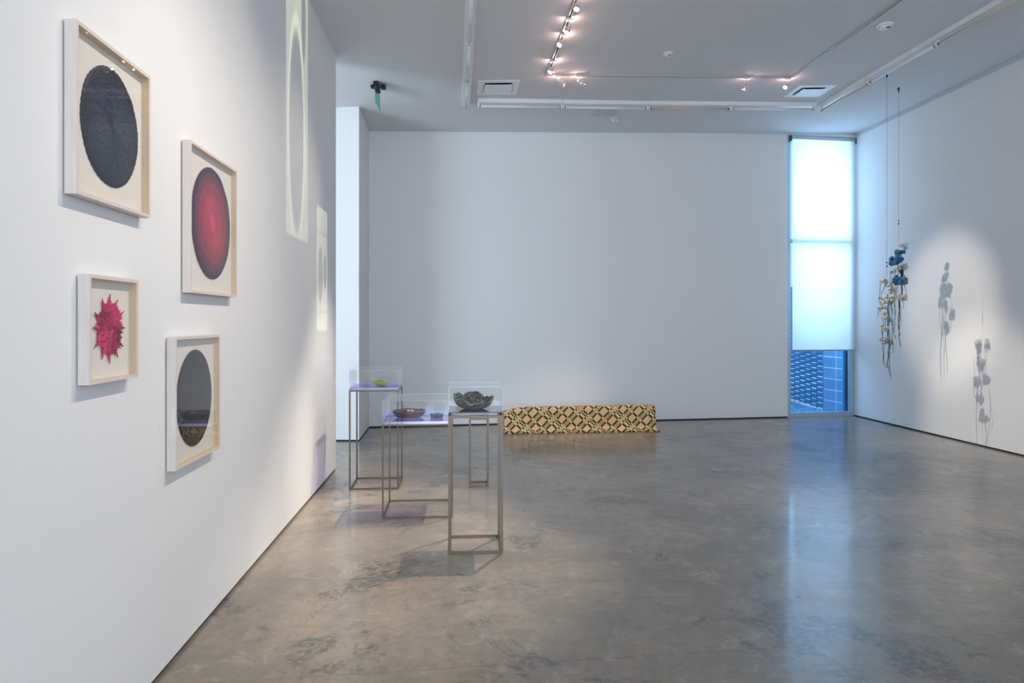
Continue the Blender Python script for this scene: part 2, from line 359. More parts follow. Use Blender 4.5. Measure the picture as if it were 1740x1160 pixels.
# ------------------------------------------------------------------ framed pictures on the left wall
vdir = Vector((LW_K, 1, 0)).normalized(); VA = math.atan2(vdir.y, vdir.x)
FD = .040; OFFW = .006
def wall_frame(xl, xr, yt, yb, label):
    """front face edges in the photograph -> Empty with local x along the wall, y into the wall, z up"""
    off = FD+OFFW; A = WL(xl, yt, off); B = WL(xr, yt, off); Cc = WL(xl, yb, off)
    ztop_, zbot = A.z, Cc.z; w = (Vector((B.x-A.x, B.y-A.y, 0))).length
    mid = (A+B)/2; n = Vector((vdir.y, -vdir.x, 0)); base = Vector((mid.x, mid.y, 0))-n*off; base.z = zbot
    e = empty('picture_frame', (0, 0, 0), label, 'framed artwork', mat=Matrix.Translation(base) @ Matrix.Rotation(VA, 4, 'Z'))
    h = ztop_-zbot
    bm = bmesh.new(); t_ = .0135; y0, y1 = -(FD+OFFW), -OFFW; hw = w/2
    for mi in (0,):
        out = [(-hw, 0), (hw, 0), (hw, h), (-hw, h)]; inn = [(-hw+t_, t_), (hw-t_, t_), (hw-t_, h-t_), (-hw+t_, h-t_)]
        of = [bm.verts.new((x, y0, z)) for x, z in out]; inf = [bm.verts.new((x, y0, z)) for x, z in inn]
        ob = [bm.verts.new((x, y1, z)) for x, z in out]; inb = [bm.verts.new((x, y1, z)) for x, z in inn]
        for i in range(4):
            j = (i+1) % 4
            bm.faces.new((of[i], of[j], inf[j], inf[i])); bm.faces.new((ob[i], ob[j], of[j], of[i]))
            f = bm.faces.new((inf[i], inf[j], inb[j], inb[i])); f.material_index = 1
            bm.faces.new((ob[j], ob[i], inb[i], inb[j]))
    new_obj('moulding', bm, [wood, wood_in], e)
    bm = bmesh.new(); box(bm, -hw+t_, hw-t_, -OFFW-.010, -OFFW-.002, t_, h-t_); new_obj('mount_board', bm, mat_paper, e)
    bm = bmesh.new(); box(bm, -hw+t_, hw-t_, y0+.004, y0+.0062, t_, h-t_); new_obj('glazing', bm, glazing, e)
    bm = bmesh.new(); box(bm, -hw*.6, hw*.6, -OFFW-.002, 0, h*.8, h*.8+.04); new_obj('hanging_cleat', bm, wood_in, e)
    return e, w, h
def local_art(e, xl, xr, yt, yb):
    """centre and half sizes of the artwork in the frame's own x, z"""
    off = OFFW+.013; L = WL(xl, 500, off); R = WL(xr, 500, off); inv = e.matrix_world.inverted()
    cx = ((inv @ L).x+(inv @ R).x)/2; rx = abs((inv @ R).x-(inv @ L).x)/2
    yc = FPX*0; Yc = (L.y+R.y)/2
    zt = CAM_H+(HORIZON-yt)/FPX*Yc; zb_ = CAM_H+(HORIZON-yb)/FPX*Yc
    return cx, (zt+zb_)/2-e.matrix_world.translation.z, rx, (zt-zb_)/2
def disc(e, cx, cz, rx, rz, rings, seg, hfun, efun, mat, name='fibre_disc'):
    bm = bmesh.new(); lay = bm.verts.layers.float.new('rr'); c0 = bm.verts.new((cx, -OFFW-.012-hfun(0, 0), cz)); prev = None
    for i in range(1, rings+1):
        r = i/rings; row = []
        for k in range(seg):
            t = 2*math.pi*k/seg; q = r*efun(t, r)
            v = bm.verts.new((cx+math.cos(t)*rx*q, -OFFW-.012-hfun(r, t), cz+math.sin(t)*rz*q)); v[lay] = r; row.append(v)
        for k in range(seg):
            if prev: bm.faces.new((prev[k], prev[(k+1) % seg], row[(k+1) % seg], row[k]))
            else: bm.faces.new((c0, row[k], row[(k+1) % seg]))
        prev = row
    back = [bm.verts.new((v.co.x, -OFFW-.0101, v.co.z)) for v in prev]
    for k in range(seg): bm.faces.new((prev[k], prev[(k+1) % seg], back[(k+1) % seg], back[k]))
    return new_obj(name, bm, mat, e, smooth=True)
def ring_mat(name, stops, rough=.8, mottle=.25, scale=90, spec=.3):
    m = M(name, rough=rough, spec=spec); nt = NT(m.node_tree); b = m.node_tree.nodes['Principled BSDF']
    a = nt.n.new('ShaderNodeAttribute'); a.attribute_name = 'rr'; nz = nt.noise(obco(nt), scale, 4)
    f = nt.math('ADD', a.outputs['Fac'], nt.math('MULTIPLY', nt.math('SUBTRACT', nt.noise(obco(nt), 9, 4), .5), .035))
    c = nt.ramp(f, stops); c = nt.mix(nt.math('MULTIPLY', nt.sstep(nz, .4, .7), mottle), c, (.01, .01, .015)); nt.link(c, b.inputs['Base Color']); return m
N = lambda x, y, z: noise.noise(Vector((x, y, z)))
# 1 navy disc
e, w, h = wall_frame(130, 256, 31.5, 328.5, 'pale maple frame at upper left holding a dark navy knotted oval disc')
cx, cz, rx, rz = local_art(e, 137, 233.5, 117, 317)
m = ring_mat('navy_fibre', [(0, (.020, .034, .075)), (.6, (.018, .031, .070)), (1, (.010, .014, .030))], .55, .35, 110, .5)
disc(e, cx, cz, rx, rz, 96, 300, lambda r, t: .006+.0022*math.sin(r*48*math.pi)*math.sin(t*(24+8*int(r*12))+r*40+2*N(r*6, t*2, 8))+.0005*math.sin(r*48*math.pi)+.002*N(math.cos(t)*r*30, math.sin(t)*r*30, 2)+.002*N(r*9, t*5, 1)-.004*max(0, r-.94)*16,
     lambda t, r: 1+(.006*math.sin(t*52)+.012*N(math.cos(t)*2, math.sin(t)*2, 3))*(r > .9), m)
# 2 red concentric disc
e, w, h = wall_frame(324, 402.8, 237, 496.5, 'tall pale maple frame holding a red disc of concentric rings with a pink centre')
cx, cz, rx, rz = local_art(e, 325, 390, 285.5, 474)
m = ring_mat('red_rings', [(0, (.85, .02, .24)), (.13, (.75, .02, .20)), (.17, (.50, .018, .085)), (.30, (.52, .03, .075)), (.44, (.50, .028, .06)), (.56, (.32, .018, .06)), (.70, (.36, .02, .07)), (.74, (.20, .012, .05)), (.88, (.13, .012, .045)), (.92, (.018, .014, .03)), (1, (.012, .012, .025))], .85, .18, 130)
disc(e, cx, cz, rx, rz, 90, 200, lambda r, t: .006+.0018*math.sin(r*52*math.pi)+.002*N(r*7, t*3, 5)-.004*max(0, r-.95)*16,
     lambda t, r: 1+.015*N(math.cos(t)*1.5, math.sin(t)*1.5, 7)*(r > .8)+.004*math.sin(t*61)*(r > .95), m)
# 4 black disc
e, w, h = wall_frame(298.5, 374, 572.5, 800.5, 'lowest pale maple frame, holding a smooth charcoal oval with reflections in its glazing')
cx, cz, rx, rz = local_art(e, 300, 359, 594, 756.5)
m = ring_mat('charcoal_disc', [(0, (.035, .038, .042)), (.9, (.030, .032, .036)), (1, (.02, .02, .022))], .6, .1, 60)
disc(e, cx, cz, rx, rz, 60, 160, lambda r, t: .005+.0006*math.sin(r*60*math.pi)-.004*max(0, r-.96)*16,
     lambda t, r: 1+.006*math.sin(t*50)*(r > .95), m)
# 3 pink burst
e, w, h = wall_frame(152, 235.5, 465, 654.5, 'small maple frame at lower left holding a spiky bright pink starburst')
cx, cz, rx, rz = local_art(e, 156, 212, 500, 617)
pk = M('pink_fibre', (.60, .012, .11), .75); nt = NT(pk.node_tree); co = obco(nt)
nt.link(nt.mix(nt.sstep(nt.noise(co, 55, 4), .42, .62), (.74, .015, .16), (.36, .012, .045)), pk.node_tree.nodes['Principled BSDF'].inputs['Base Color'])
bm = bmesh.new()
def leaf(r0, r1, ang, wid, y, curl=.0):
    ca, sa = math.cos(ang), math.sin(ang); nn_ = 5; L, R, T = [], [], []
    for i in range(nn_+1):
        s_ = i/nn_; r = r0+(r1-r0)*s_; ww_ = wid*(1-s_)**.8*(1-.25*math.cos(s_*6)); yy = y+curl*s_*s_
        a2 = .08*math.sin(s_*3+ang*5)
        px_, pz_ = ca*r-sa*a2*wid*2, sa*r+ca*a2*wid*2
        def pt(off, dy): return (cx+(px_-sa*off)*rx, -OFFW-.012-yy-dy, cz+(pz_+ca*off)*rz)
        L.append(bm.verts.new(pt(ww_, -.002))); T.append(bm.verts.new(pt(0, (.008*(1-s_)+.001)))); R.append(bm.verts.new(pt(-ww_-.0005, -.002)))
    for i in range(nn_):
        bm.faces.new((L[i], T[i], T[i+1], L[i+1])); bm.faces.new((T[i], R[i], R[i+1], T[i+1]))
for k in range(12):
    leaf(.45, 1.02-.03*(k % 2), math.pi/2+2*math.pi*k/12+random.uniform(-.05, .05), .115, .002, .004)
for ring, (r, n_, wd) in enumerate(((.62, 26, .10), (.52, 26, .10), (.42, 22, .09), (.33, 18, .085), (.24, 14, .08), (.15, 10, .07), (.05, 6, .06))):
    for k in range(n_*2):
        a = 2*math.pi*(k+.5*(ring % 2))/(n_*2)+random.uniform(-.08, .08)
        leaf(r, r+random.uniform(.13, .2), a, wd*.62, .004+.0016*ring, .004)
o = new_obj('fibre_starburst', bm, pk, e)
bm = bmesh.new()
vs = [bm.verts.new((cx+math.cos(2*math.pi*k/64)*rx*.66*(1+.03*math.sin(k*3)), -OFFW-.0135, cz+math.sin(2*math.pi*k/64)*rz*.66)) for k in range(64)]
vb = [bm.verts.new((v.co.x, -OFFW-.0101, v.co.z)) for v in vs]; bm.faces.new(vs); bm.faces.new(vb[::-1])
for k in range(64): bm.faces.new((vs[k], vs[(k+1) % 64], vb[(k+1) % 64], vb[k]))
new_obj('fibre_backing', bm, M('pink_backing', (.40, .01, .06), .85), e)

# ------------------------------------------------------------------ display stands
def stand(fl_, fr_, w, d, zf, bar, label, kind, cover=None, slab=.022):
    A, B = F(*fl_), F(*fr_); u = Vector((math.cos(ROOM_A), math.sin(ROOM_A), 0)); v_ = Vector((-u.y, u.x, 0))
    mid = (A+B)/2; cen = mid+v_*(d/2)
    e = empty('display_stand', cen, label, 'display stand', rz=ROOM_A, group=None)
    hw, hd, t = w/2, d/2, bar
    for sx_ in (-1, 1):
        for sy in (-1, 1):
            bm = bmesh.new(); x0 = hw-t if sx_ > 0 else -hw; y0 = hd-t if sy > 0 else -hd
            box(bm, x0, x0+t, y0, y0+t, t, zf-t); new_obj('leg', bm, steel, e)
    for nm, z0 in (('base_rail', 0), ('top_rail', zf-t)):
        for (x0, x1, y0, y1) in ((-hw, hw, -hd, -hd+t), (-hw, hw, hd-t, hd), (-hw, -hw+t, -hd+t, hd-t), (hw-t, hw, -hd+t, hd-t)):
            bm = bmesh.new(); box(bm, x0, x1, y0, y1, z0, z0+t); new_obj(nm, bm, steel, e)
    i_ = .002
    if kind == 'black':
        bm = bmesh.new(); box(bm, -hw+i_, hw-i_, -hd+i_, hd-i_, zf, zf+.017); o = new_obj('clear_base', bm, acrylic, e); o['label'] = 'clear acrylic base slab'
        bm = bmesh.new(); box(bm, -hw+.006, hw-.006, -hd+.006, hd-.006, zf+.0175, zf+.0235); o = new_obj('base_panel', bm, black_mirror, e); o['label'] = 'black mirror panel'
        ztray = zf+.0235
    else:
        bm = bmesh.new(); box(bm, -hw+i_, hw-i_, -hd+i_, hd-i_, zf, zf+slab)
        bm.faces.ensure_lookup_table()
        for k, f in enumerate(bm.faces): f.material_index = 0 if k == 1 else (2 if k == 0 else 1)
        o = new_obj('base_panel', bm, [lilac, lilac_side, acrylic], e); o['label'] = 'lilac tinted acrylic panel'
        ztray = zf+slab
    if cover:
        bm = bmesh.new(); th = .005; zc0 = zf+.001 if kind == 'black' else zf+.001; zc1 = cover; o_ = .0
        zc0 = ztray
        hw2, hd2 = hw-i_, hd-i_
        for (x0, x1, y0, y1, z0, z1) in ((-hw2, hw2, -hd2, -hd2+th, zc0, zc1-th), (-hw2, hw2, hd2-th, hd2, zc0, zc1-th), (-hw2, -hw2+th, -hd2+th, hd2-th, zc0, zc1-th), (hw2-th, hw2, -hd2+th, hd2-th, zc0, zc1-th), (-hw2, hw2, -hd2, hd2, zc1-th, zc1)):
            box(bm, x0, x1, y0, y1, z0, z1)
        cv = new_obj('acrylic_cover', bm, acrylic, e); cv['label'] = 'clear acrylic cover'
        bm = bmesh.new(); q = .0028
        for sx_ in (-1, 1):
            for sy in (-1, 1):
                x, y = sx_*(hw2-q/2), sy*(hd2-q/2); box(bm, x-q/2-.0003, x+q/2+.0003, y-q/2-.0003, y+q/2+.0003, zc0, zc1-q)
            x = sx_*(hw2-q/2); box(bm, x-q/2-.0003, x+q/2+.0003, -hd2, hd2, zc1-q, zc1+.0003)
            y = sx_*(hd2-q/2); box(bm, -hw2, hw2, y-q/2-.0003, y+q/2+.0003, zc1-q, zc1+.0003)
        new_obj('cover_edge', bm, acr_edge, cv)
    e['tray'] = ztray; del_ = e['tray']; del e['tray']
    return e, del_
V1, z1 = stand((761, 942.5), (855.5, 940.5), .378, .385, .953, .018, 'nearest tall steel display stand, clear cover over a black mirror base', 'black', 1.152)
V2, z2 = stand((648.6, 882.5), (768.5, 878.5), .568, .56, .766, .014, 'wide low steel display stand with lilac base and clear cover, behind the nearest one', 'lilac', .959)
V3, z3 = stand((592.6, 832.5), (677.5, 830.5), .468, .478, .947, .0145, 'farthest left steel display stand, lilac base and clear cover, beside the wall corner', 'lilac', 1.139)
V4, z4 = stand((797.3, 828.8), (831, 827.5), .192, .225, .668, .016, 'small narrow steel pedestal seen through the legs of the nearest stand', 'lilac', None, .012)

# ------------------------------------------------------------------ bowls
def on(e, x, y, z): return e.matrix_world @ Vector((x, y, z))
bpy.context.view_layer.update()
def bowl_mesh(R, H, th, rim, rough, seg=120, rows=40, floorr=.3, amp=.0, ruff=0, flat=.0, seedz=0., lean=(0, 0)):
    bm = bmesh.new(); lay = bm.verts.layers.float.new('rr')
    prof = []
    for i in range(rows+1): s_ = i/rows; prof.append((s_, 0))
    for i in range(rows+1): s_ = 1-i/rows; prof.append((s_, 1))
    rings = []
    for (s_, inner) in prof:
        row = []
        for k in range(seg):
            t = 2*math.pi*k/seg
            r = R*(floorr+(1-floorr)*math.sin(min(1, s_)*math.pi/2)**.8) if s_ > 0.02 else R*floorr*(s_/.02+.02)
            z = H*(1-math.cos(s_*math.pi/2))**.9 if s_ > .02 else 0
            hi_ = 1+rim(t)*s_**2; z *= hi_
            if ruff: r *= 1+ruff*s_**2*math.sin(t*7+math.sin(t*2)*1.3)
            d = rough*(N(math.cos(t)*r/R*9+seedz, math.sin(t)*r/R*9, z/H*5+inner*3)+.6*N(math.cos(t)*r/R*26, math.sin(t)*r/R*26+seedz, z/H*14))
            nr = r-(th if inner else 0)*min(1, s_*4)+d
            zz = z+(th*.8 if inner else 0)*(1-s_)+(d*.6 if s_ > .05 else 0)
            v = bm.verts.new((max(nr, .001)*math.cos(t)+lean[0]*z, max(nr, .001)*math.sin(t)+lean[1]*z, max(zz, .0))); v[lay] = (1+inner) if s_ < .97 else 1.5
            row.append(v)
        rings.append(row)
    for A, B in zip(rings, rings[1:]):
        for k in range(seg): bm.faces.new((A[k], A[(k+1) % seg], B[(k+1) % seg], B[k]))
    bm.faces.new(rings[0][::-1]); bm.faces.new(rings[-1]); return bm
def speck(name, a, b_, scale, lo_, hi_, rough=.7):
    m = M(name, rough=rough); nt = NT(m.node_tree)
    nt.link(nt.mix(nt.sstep(nt.noise(obco(nt), scale, 5, .7), lo_, hi_), a, b_), m.node_tree.nodes['Principled BSDF'].inputs['Base Color'])
    nt.bump(nt.noise(obco(nt), scale*.8, 3), .8, .004, m.node_tree.nodes['Principled BSDF']); return m
# speckled black bowl
bw_m = speck('speckled_black_fibre', (.010, .010, .011), (.52, .50, .48), 170, .48, .60)
bk_in = speck('bowl_inside', (.006, .006, .007), (.09, .085, .085), 120, .52, .66)
bm = bowl_mesh(.140, .078, .012, lambda t: .36*math.cos(t-2.0)+.17*math.sin(t*5+.4)+.07*math.sin(t*11), .008, floorr=.22, ruff=.035)
bm.verts.ensure_lookup_table(); bm.faces.ensure_lookup_table(); nf = len(bm.faces)
for f in bm.faces: f.material_index = 1 if f.index > nf*.52 else 0
o = new_obj('bowl', bm, [bw_m, bk_in], smooth=True); tag(o, 'ruffled black and white speckled fibre bowl inside the nearest display case', 'bowl')
o.location = on(V1, -.012, .0, z1); o.rotation_euler = (0, 0, ROOM_A)
# maroon bowl with teal rim, ornaments inside
mar = speck('maroon_fibre', (.11, .006, .022), (.018, .006, .03), 22, .42, .62, .55); teal = speck('teal_fibre', (.006, .095, .115), (.004, .02, .03), 60, .45, .65, .6)
bm = bowl_mesh(.138, .060, .016, lambda t: .04*math.sin(t*4), .003, floorr=.5, rows=30)
bm.verts.ensure_lookup_table(); nf = len(bm.faces)
bm.faces.ensure_lookup_table(); seg = 120
for f in bm.faces:
    zc = f.calc_center_median().z; f.material_index = 1 if zc > .0535 else (0 if f.index < seg*31 else 2)
o = new_obj('bowl', bm, [mar, teal, speck('plum_inside', (.07, .008, .03), (.02, .02, .05), 60, .45, .6, .6)], smooth=True); B2 = tag(o, 'wide maroon bowl with teal rim and gold cluster inside, in the low display case', 'bowl')
o.location = on(V2, -.085, -.02, z2); o.rotation_euler = (0, 0, ROOM_A)
def blobs(n_, rad, rr, zz, sz, seed_, cx_=0, cy_=0):
    rnd = random.Random(seed_); bm = bmesh.new()
    for k in range(n_):
        a, r = rnd.uniform(0, 6.283), rad*math.sqrt(rnd.random()); s_ = sz*rnd.uniform(.7, 1.3)
        mt = Matrix.Translation((cx_+r*math.cos(a), cy_+r*math.sin(a), zz+rnd.uniform(0, rr))) @ Matrix.Diagonal((s_, s_*rnd.uniform(.7, 1.2), s_*rnd.uniform(.6, 1), 1))
        bmesh.ops.create_icosphere(bm, subdivisions=2, radius=1, matrix=mt)
    return bm
q = new_obj('plum_cluster', blobs(170, .112, .022, .034, .009, 3), speck('plum_fibre', (.10, .008, .035), (.22, .14, .22), 120, .56, .68, .5), B2, True); q['label'] = 'plum coloured bead cluster'
q = new_obj('gold_cluster', blobs(34, .03, .014, .046, .007, 5, .012, -.045), M('gold_bead', (.75, .42, .10), .35, .4), B2, True); q['label'] = 'gold bead cluster'
q = new_obj('teal_cluster', blobs(26, .05, .006, .050, .010, 8, -.05, .05), teal, B2, True); q['label'] = 'teal bead cluster'
# small teal puck
bm = bowl_mesh(.056, .032, .014, lambda t: .08*math.sin(t*5), .003, floorr=.8, rows=20, seg=80)
o = new_obj('bowl', bm, teal, smooth=True); tag(o, 'small squat teal bowl beside the maroon bowl in the low display case', 'bowl'); B3 = o
new_obj('bead_cluster', blobs(36, .036, .006, .026, .008, 11), teal, B3, True)
o.location = on(V2, .150, -.06, z2)
# green bowl
grn = speck('green_gold_fibre', (.12, .40, .07), (.62, .55, .16), 160, .45, .58, .5)
gr_in = speck('green_inside', (.02, .18, .08), (.30, .60, .22), 160, .45, .6, .5)
bm = bowl_mesh(.075, .045, .009, lambda t: .10*math.sin(t*3+1)+.08*math.sin(t*9), .005, floorr=.32, ruff=.03, seg=90, rows=26)
bm.faces.ensure_lookup_table(); nf = len(bm.faces)
for f in bm.faces: f.material_index = 1 if f.index > nf*.52 else 0
o = new_obj('bowl', bm, [grn, gr_in], smooth=True); tag(o, 'small green and gold bowl tilted inside the farthest display case', 'bowl')
o.location = on(V3, .028, -.02, z3+.0035); o.rotation_euler = (.04, .11, 0)

# ------------------------------------------------------------------ patterned textile on the floor
tx = M('woven_overshot_textile', (.6, .4, .22), .95, spec=.1); nt = NT(tx.node_tree); b = tx.node_tree.nodes['Principled BSDF']
uv = nt.n.new('ShaderNodeUVMap'); uv.uv_map = 'UVMap'; sp = nt.n.new('ShaderNodeSeparateXYZ'); nt.link(uv.outputs[0], sp.inputs[0])
U, V = sp.outputs[0], sp.outputs[1]
def wrap(x, per): return nt.math('FRACT', nt.math('DIVIDE', x, per))
p_ = wrap(nt.math('ADD', nt.math('ADD', U, V), 20.10), .364*math.sqrt(2))
q_ = wrap(nt.math('ADD', nt.math('SUBTRACT', U, V), 20.05), .182*math.sqrt(2))
def band(x, a, b_): return nt.math('MULTIPLY', nt.math('GREATER_THAN', x, a), nt.math('LESS_THAN', x, b_))
def orr(*L):
    r = L[0]
    for k in L[1:]: r = nt.math('MAXIMUM', r, k)
    return r
def inv(x): return nt.math('SUBTRACT', 1.0, x)
q_wide = band(q_, .0, .46); q_bar = orr(band(q_, .46, .61), band(q_, .85, 1.0)); q_lines = orr(band(q_, .65, .68), band(q_, .715, .745), band(q_, .78, .81))
p_wide = orr(band(p_, .0, .27), band(p_, .35, .67)); p_bar = orr(band(p_, .27, .35), band(p_, .67, .75), band(p_, .84, .89), band(p_, .93, 1.0)); p_slot = orr(band(p_, .755, .835), band(p_, .885, .935))
dash = nt.math('LESS_THAN', nt.math('FRACT', nt.math('MULTIPLY', p_, 38.)), .5)
dark = orr(nt.math('MULTIPLY', orr(q_bar, q_lines), p_wide), nt.math('MULTIPLY', p_bar, q_wide), nt.math('MULTIPLY', p_slot, q_bar), nt.math('MULTIPLY', nt.math('MULTIPLY', inv(p_wide), q_lines), dash))
# thin slot inside the bars crossing
base = nt.mix(nt.math('MULTIPLY', p_wide, q_wide), (.80, .61, .34), (.80, .51, .31))
base = nt.mix(nt.sstep(nt.noise(uv.outputs[0], 9, 4), .35, .7), base, nt.mix(.4, base, (.70, .38, .20)))
ncol = nt.mix(nt.noise(uv.outputs[0], 6, 3), (.055, .042, .008), (.10, .075, .015))
cc = nt.mix(dark, base, ncol)
wv_ = nt.math('SINE', nt.math('MULTIPLY', U, 900)); nt.link(cc, b.inputs['Base Color']); nt.bump(wv_, .25, .002, b)
RA, RB = F(857, 737), F(1116, 733); rd = (RB-RA).normalized(); rl = (RB-RA).length; ra = math.atan2(rd.y, rd.x)
textile = empty('patterned_textile', RA, 'peach and olive patterned woven blanket draped over a long low form by the back wall', 'blanket', rz=ra)
bm = bmesh.new(); uvl = bm.loops.layers.uv.new('UVMap')
NU = 240; dep = .30
def prof(u):
    s_ = u/rl
    H = .372+.008*s_-.055*max(0, 1-s_/.17)**1.7+.004*N(u*3, 0, 2)
    if s_ > .985: H -= .025*((s_-.985)/.015)**2
    pts = [(-.012+.004*N(u*6, 1, 0), .0), (-.020+.010*N(u*5, 2, 0), .012), (-.022+.012*N(u*7, 3, 0), .030+.006*N(u*9, 0, 1)), (.006, .046+.006*N(u*8, 3, 1)), (.030, .052+.006*N(u*4, 3, 9)), (.038, .075)]
    for k in range(1, 9): z = .075+(H-.05-.075)*k/8; pts.append((.038+.012*k/8+.006*N(u*4, z*9, 4), z))
    for k in range(1, 7): a = math.pi/2*k/6; pts.append((.05+.05*(1-math.cos(a)), H-.05+.05*math.sin(a)))
    for k in range(1, 4): pts.append((.10+(dep-.13)*k/3, H-.008*k+.004*N(u*5, k, 2)))
    for k in range(1, 5): a = math.pi/2*k/4; pts.append((dep-.03+.03*math.sin(a), H-.025-.03*(1-math.cos(a))))
    pts.append((dep, .0)); return pts
rows = []
for i in range(NU+1):
    u = rl*i/NU; P_ = prof(u); acc = 0; row = []
    for j, (y, z) in enumerate(P_):
        if j: acc += math.hypot(y-P_[j-1][0], z-P_[j-1][1])
        row.append((bm.verts.new((u, y, max(z, .0))), (u, acc)))
    rows.append(row)
for A, B in zip(rows, rows[1:]):
    for j in range(len(A)-1):
        f = bm.faces.new((A[j][0], B[j][0], B[j+1][0], A[j+1][0])); f.smooth = True
        for lp, src in zip(f.loops, (A[j], B[j], B[j+1], A[j+1])): lp[uvl].uv = src[1]
for R_ in (rows[0], rows[-1]):
    f = bm.faces.new([v for v, _ in R_])
    for lp in f.loops: lp[uvl].uv = (lp.vert.co.y+lp.vert.co.x, lp.vert.co.z)
new_obj('draped_cloth', bm, tx, textile)
bm = bmesh.new(); uvl = bm.loops.layers.uv.new('UVMap'); g = []
for i in range(13):
    row = []
    for j in range(9):
        x = rl-.10+.165*i/12-.01*abs(j-4)/4*(i/12); y = -.03+.16*j/8; z = .012+.016*math.sin(i*.9+j*.5)*.5+.018*(1-i/12)*(j/8) + (.006 if i < 12 else 0)
        row.append(bm.verts.new((x, y, max(z, .003))))
    g.append(row)
for i in range(12):
    for j in range(8):
        f = bm.faces.new((g[i][j], g[i+1][j], g[i+1][j+1], g[i][j+1])); f.smooth = True
        for lp in f.loops: lp[uvl].uv = (lp.vert.co.x, lp.vert.co.y)
o = new_obj('loose_corner', bm, tx, textile); md = o.modifiers.new('thick', 'SOLIDIFY'); md.thickness = .01; md.offset = 1
o['label'] = 'folded corner lying on the floor'

# ------------------------------------------------------------------ hanging knot pieces
ivory = speck('ivory_clay', (.56, .56, .52), (.36, .37, .34), 30, .4, .75, .6); bluec = speck('blue_clay', (.035, .17, .33), (.015, .07, .16), 60, .4, .7, .6)
greyc = speck('mossy_clay', (.16, .18, .16), (.40, .40, .36), 60, .4, .7, .7)
cordm = M('dark_cord', (.028, .045, .048), .8); cordb = M('brown_cord', (.10, .055, .035), .8); wirem = M('steel_wire', (.05, .06, .07), .5, .5)
def knot(px, py, D, s_, kind, e, rnd):
    c_ = P3(px, py, D+rnd.uniform(-.03, .03)); s_ *= 1.42; R_ = Matrix.Rotation(rnd.uniform(0, 6.28), 3, 'Z') @ Matrix.Rotation(rnd.uniform(0, 3.14), 3, 'X') @ Matrix.Rotation(rnd.uniform(0, 6.28), 3, 'Z')
    pts = []
    n_ = 64
    for i in range(n_):
        t = 2*math.pi*i/n_; p = Vector((math.sin(t)+1.7*math.sin(2*t), math.cos(t)-1.7*math.cos(2*t), -1.5*math.sin(3*t)))/2.7
        p = p*(1+.12*math.sin(t*2+rnd.random())); pts.append(c_+R_ @ (p*s_*.46))
    rr_ = [rnd.uniform(.8, 1.15) for _ in range(4)]
    bm = bmesh.new(); tube(bm, pts, lambda x: s_*.235*(.92+.16*math.sin(x*6.28*3+rr_[0]*5)), 10, True)
    o = new_obj('clay_knot', bm, {'i': ivory, 'b': bluec, 'g': greyc}[kind], e); 
    o['label'] = {'i': 'ivory coloured knot', 'b': 'blue knot', 'g': 'mossy grey knot'}[kind]
    return c_
def cord(e, px0, py0, px1, py1, D, rnd, m=None, r=.0035):
    D = D+rnd.uniform(-.12, .12); bm = bmesh.new(); n_ = 22; pts = []; a, b_ = rnd.uniform(0, 6), rnd.uniform(0, 6); L = abs(py1-py0)
    for i in range(n_+1):
        s_ = i/n_; x = px0+(px1-px0)*s_+(1.3*math.sin(s_*L*.11+a)+.8*math.sin(s_*L*.27+b_))*(.3+.7*s_); pts.append(P3(x, py0+(py1-py0)*s_, D+.02*math.sin(s_*5+a)))
    tube(bm, pts, lambda x: r*(1-.35*x), 6); new_obj('cord', bm, m or cordm, e)
def strand(D, cpx, cpy, kn, cords, label, clasp, seed_):
    rnd = random.Random(seed_); e = empty('hanging_sculpture', C(cpx, cpy), label, 'hanging sculpture'); bpy.context.view_layer.update(); Minv = e.matrix_world.inverted()
    kids0 = set(bpy.data.objects)
    jit = [rnd.uniform(-.13, .13) for _ in range(20)]
    for i_, (x, y, s_, k) in enumerate(kn): knot(x, y, D+jit[i_//3], s_*D/FPX*1.30, k, e, rnd)
    for cdef in cords: cord(e, *cdef[:4], D, rnd, m=(cordb if len(cdef) > 4 and cdef[4] == 'n' else None), r=(cdef[5] if len(cdef) > 5 else .0035))
    top = C(cpx, cpy); k0 = kn[0]; bm = bmesh.new(); cyl(bm, top-Vector((0, 0, .0)), Vector((top.x, D, P3(cpx, k0[1]-6, D).z)), .0014, seg=6); new_obj('wire', bm, wirem, e)
    bm = bmesh.new(); cyl(bm, top, top-Vector((0, 0, .012)), .014, seg=14); cyl(bm, top-Vector((0, 0, .012)), top-Vector((0, 0, .06)), .011, .006, seg=12); new_obj('ceiling_hook', bm, blackp, e)
    for y in clasp:
        bm = bmesh.new(); p = P3(cpx, y, D); cyl(bm, p-Vector((0, 0, .012)), p+Vector((0, 0, .012)), .006, seg=8); cyl(bm, p-Vector((.012, 0, 0)), p+Vector((.012, 0, 0)), .003, seg=6); new_obj('wire_clasp', bm, wirem, e)
    for o in set(bpy.data.objects)-kids0:
        o.matrix_parent_inverse = Minv
    return e
c1 = C(1507, 124); D1 = c1.y
def KN(x0, y0, sc, L): return [(x0+x/sc, y0+y/sc, r/sc, k) for (x, y, r, k) in L]
K1 = KN(1480, 470, 11.6, [(230, 70, 52, 'i'), (290, 95, 48, 'i'), (350, 150, 58, 'i'), (375, 205, 48, 'i'), (425, 262, 62, 'i'), (400, 300, 40, 'i'), (430, 380, 52, 'i'), (160, 410, 28, 'i'), (262, 430, 55, 'i'), (265, 492, 52, 'i'), (380, 470, 48, 'i'), (400, 505, 42, 'g'),
  (178, 615, 46, 'i'), (225, 590, 44, 'i'), (280, 600, 40, 'i'), (235, 735, 50, 'i'), (232, 800, 36, 'i'), (300, 800, 46, 'i'), (385, 810, 44, 'i'), (395, 855, 44, 'i'), (215, 975, 46, 'i'), (295, 1000, 48, 'i'), (300, 1045, 38, 'i')])
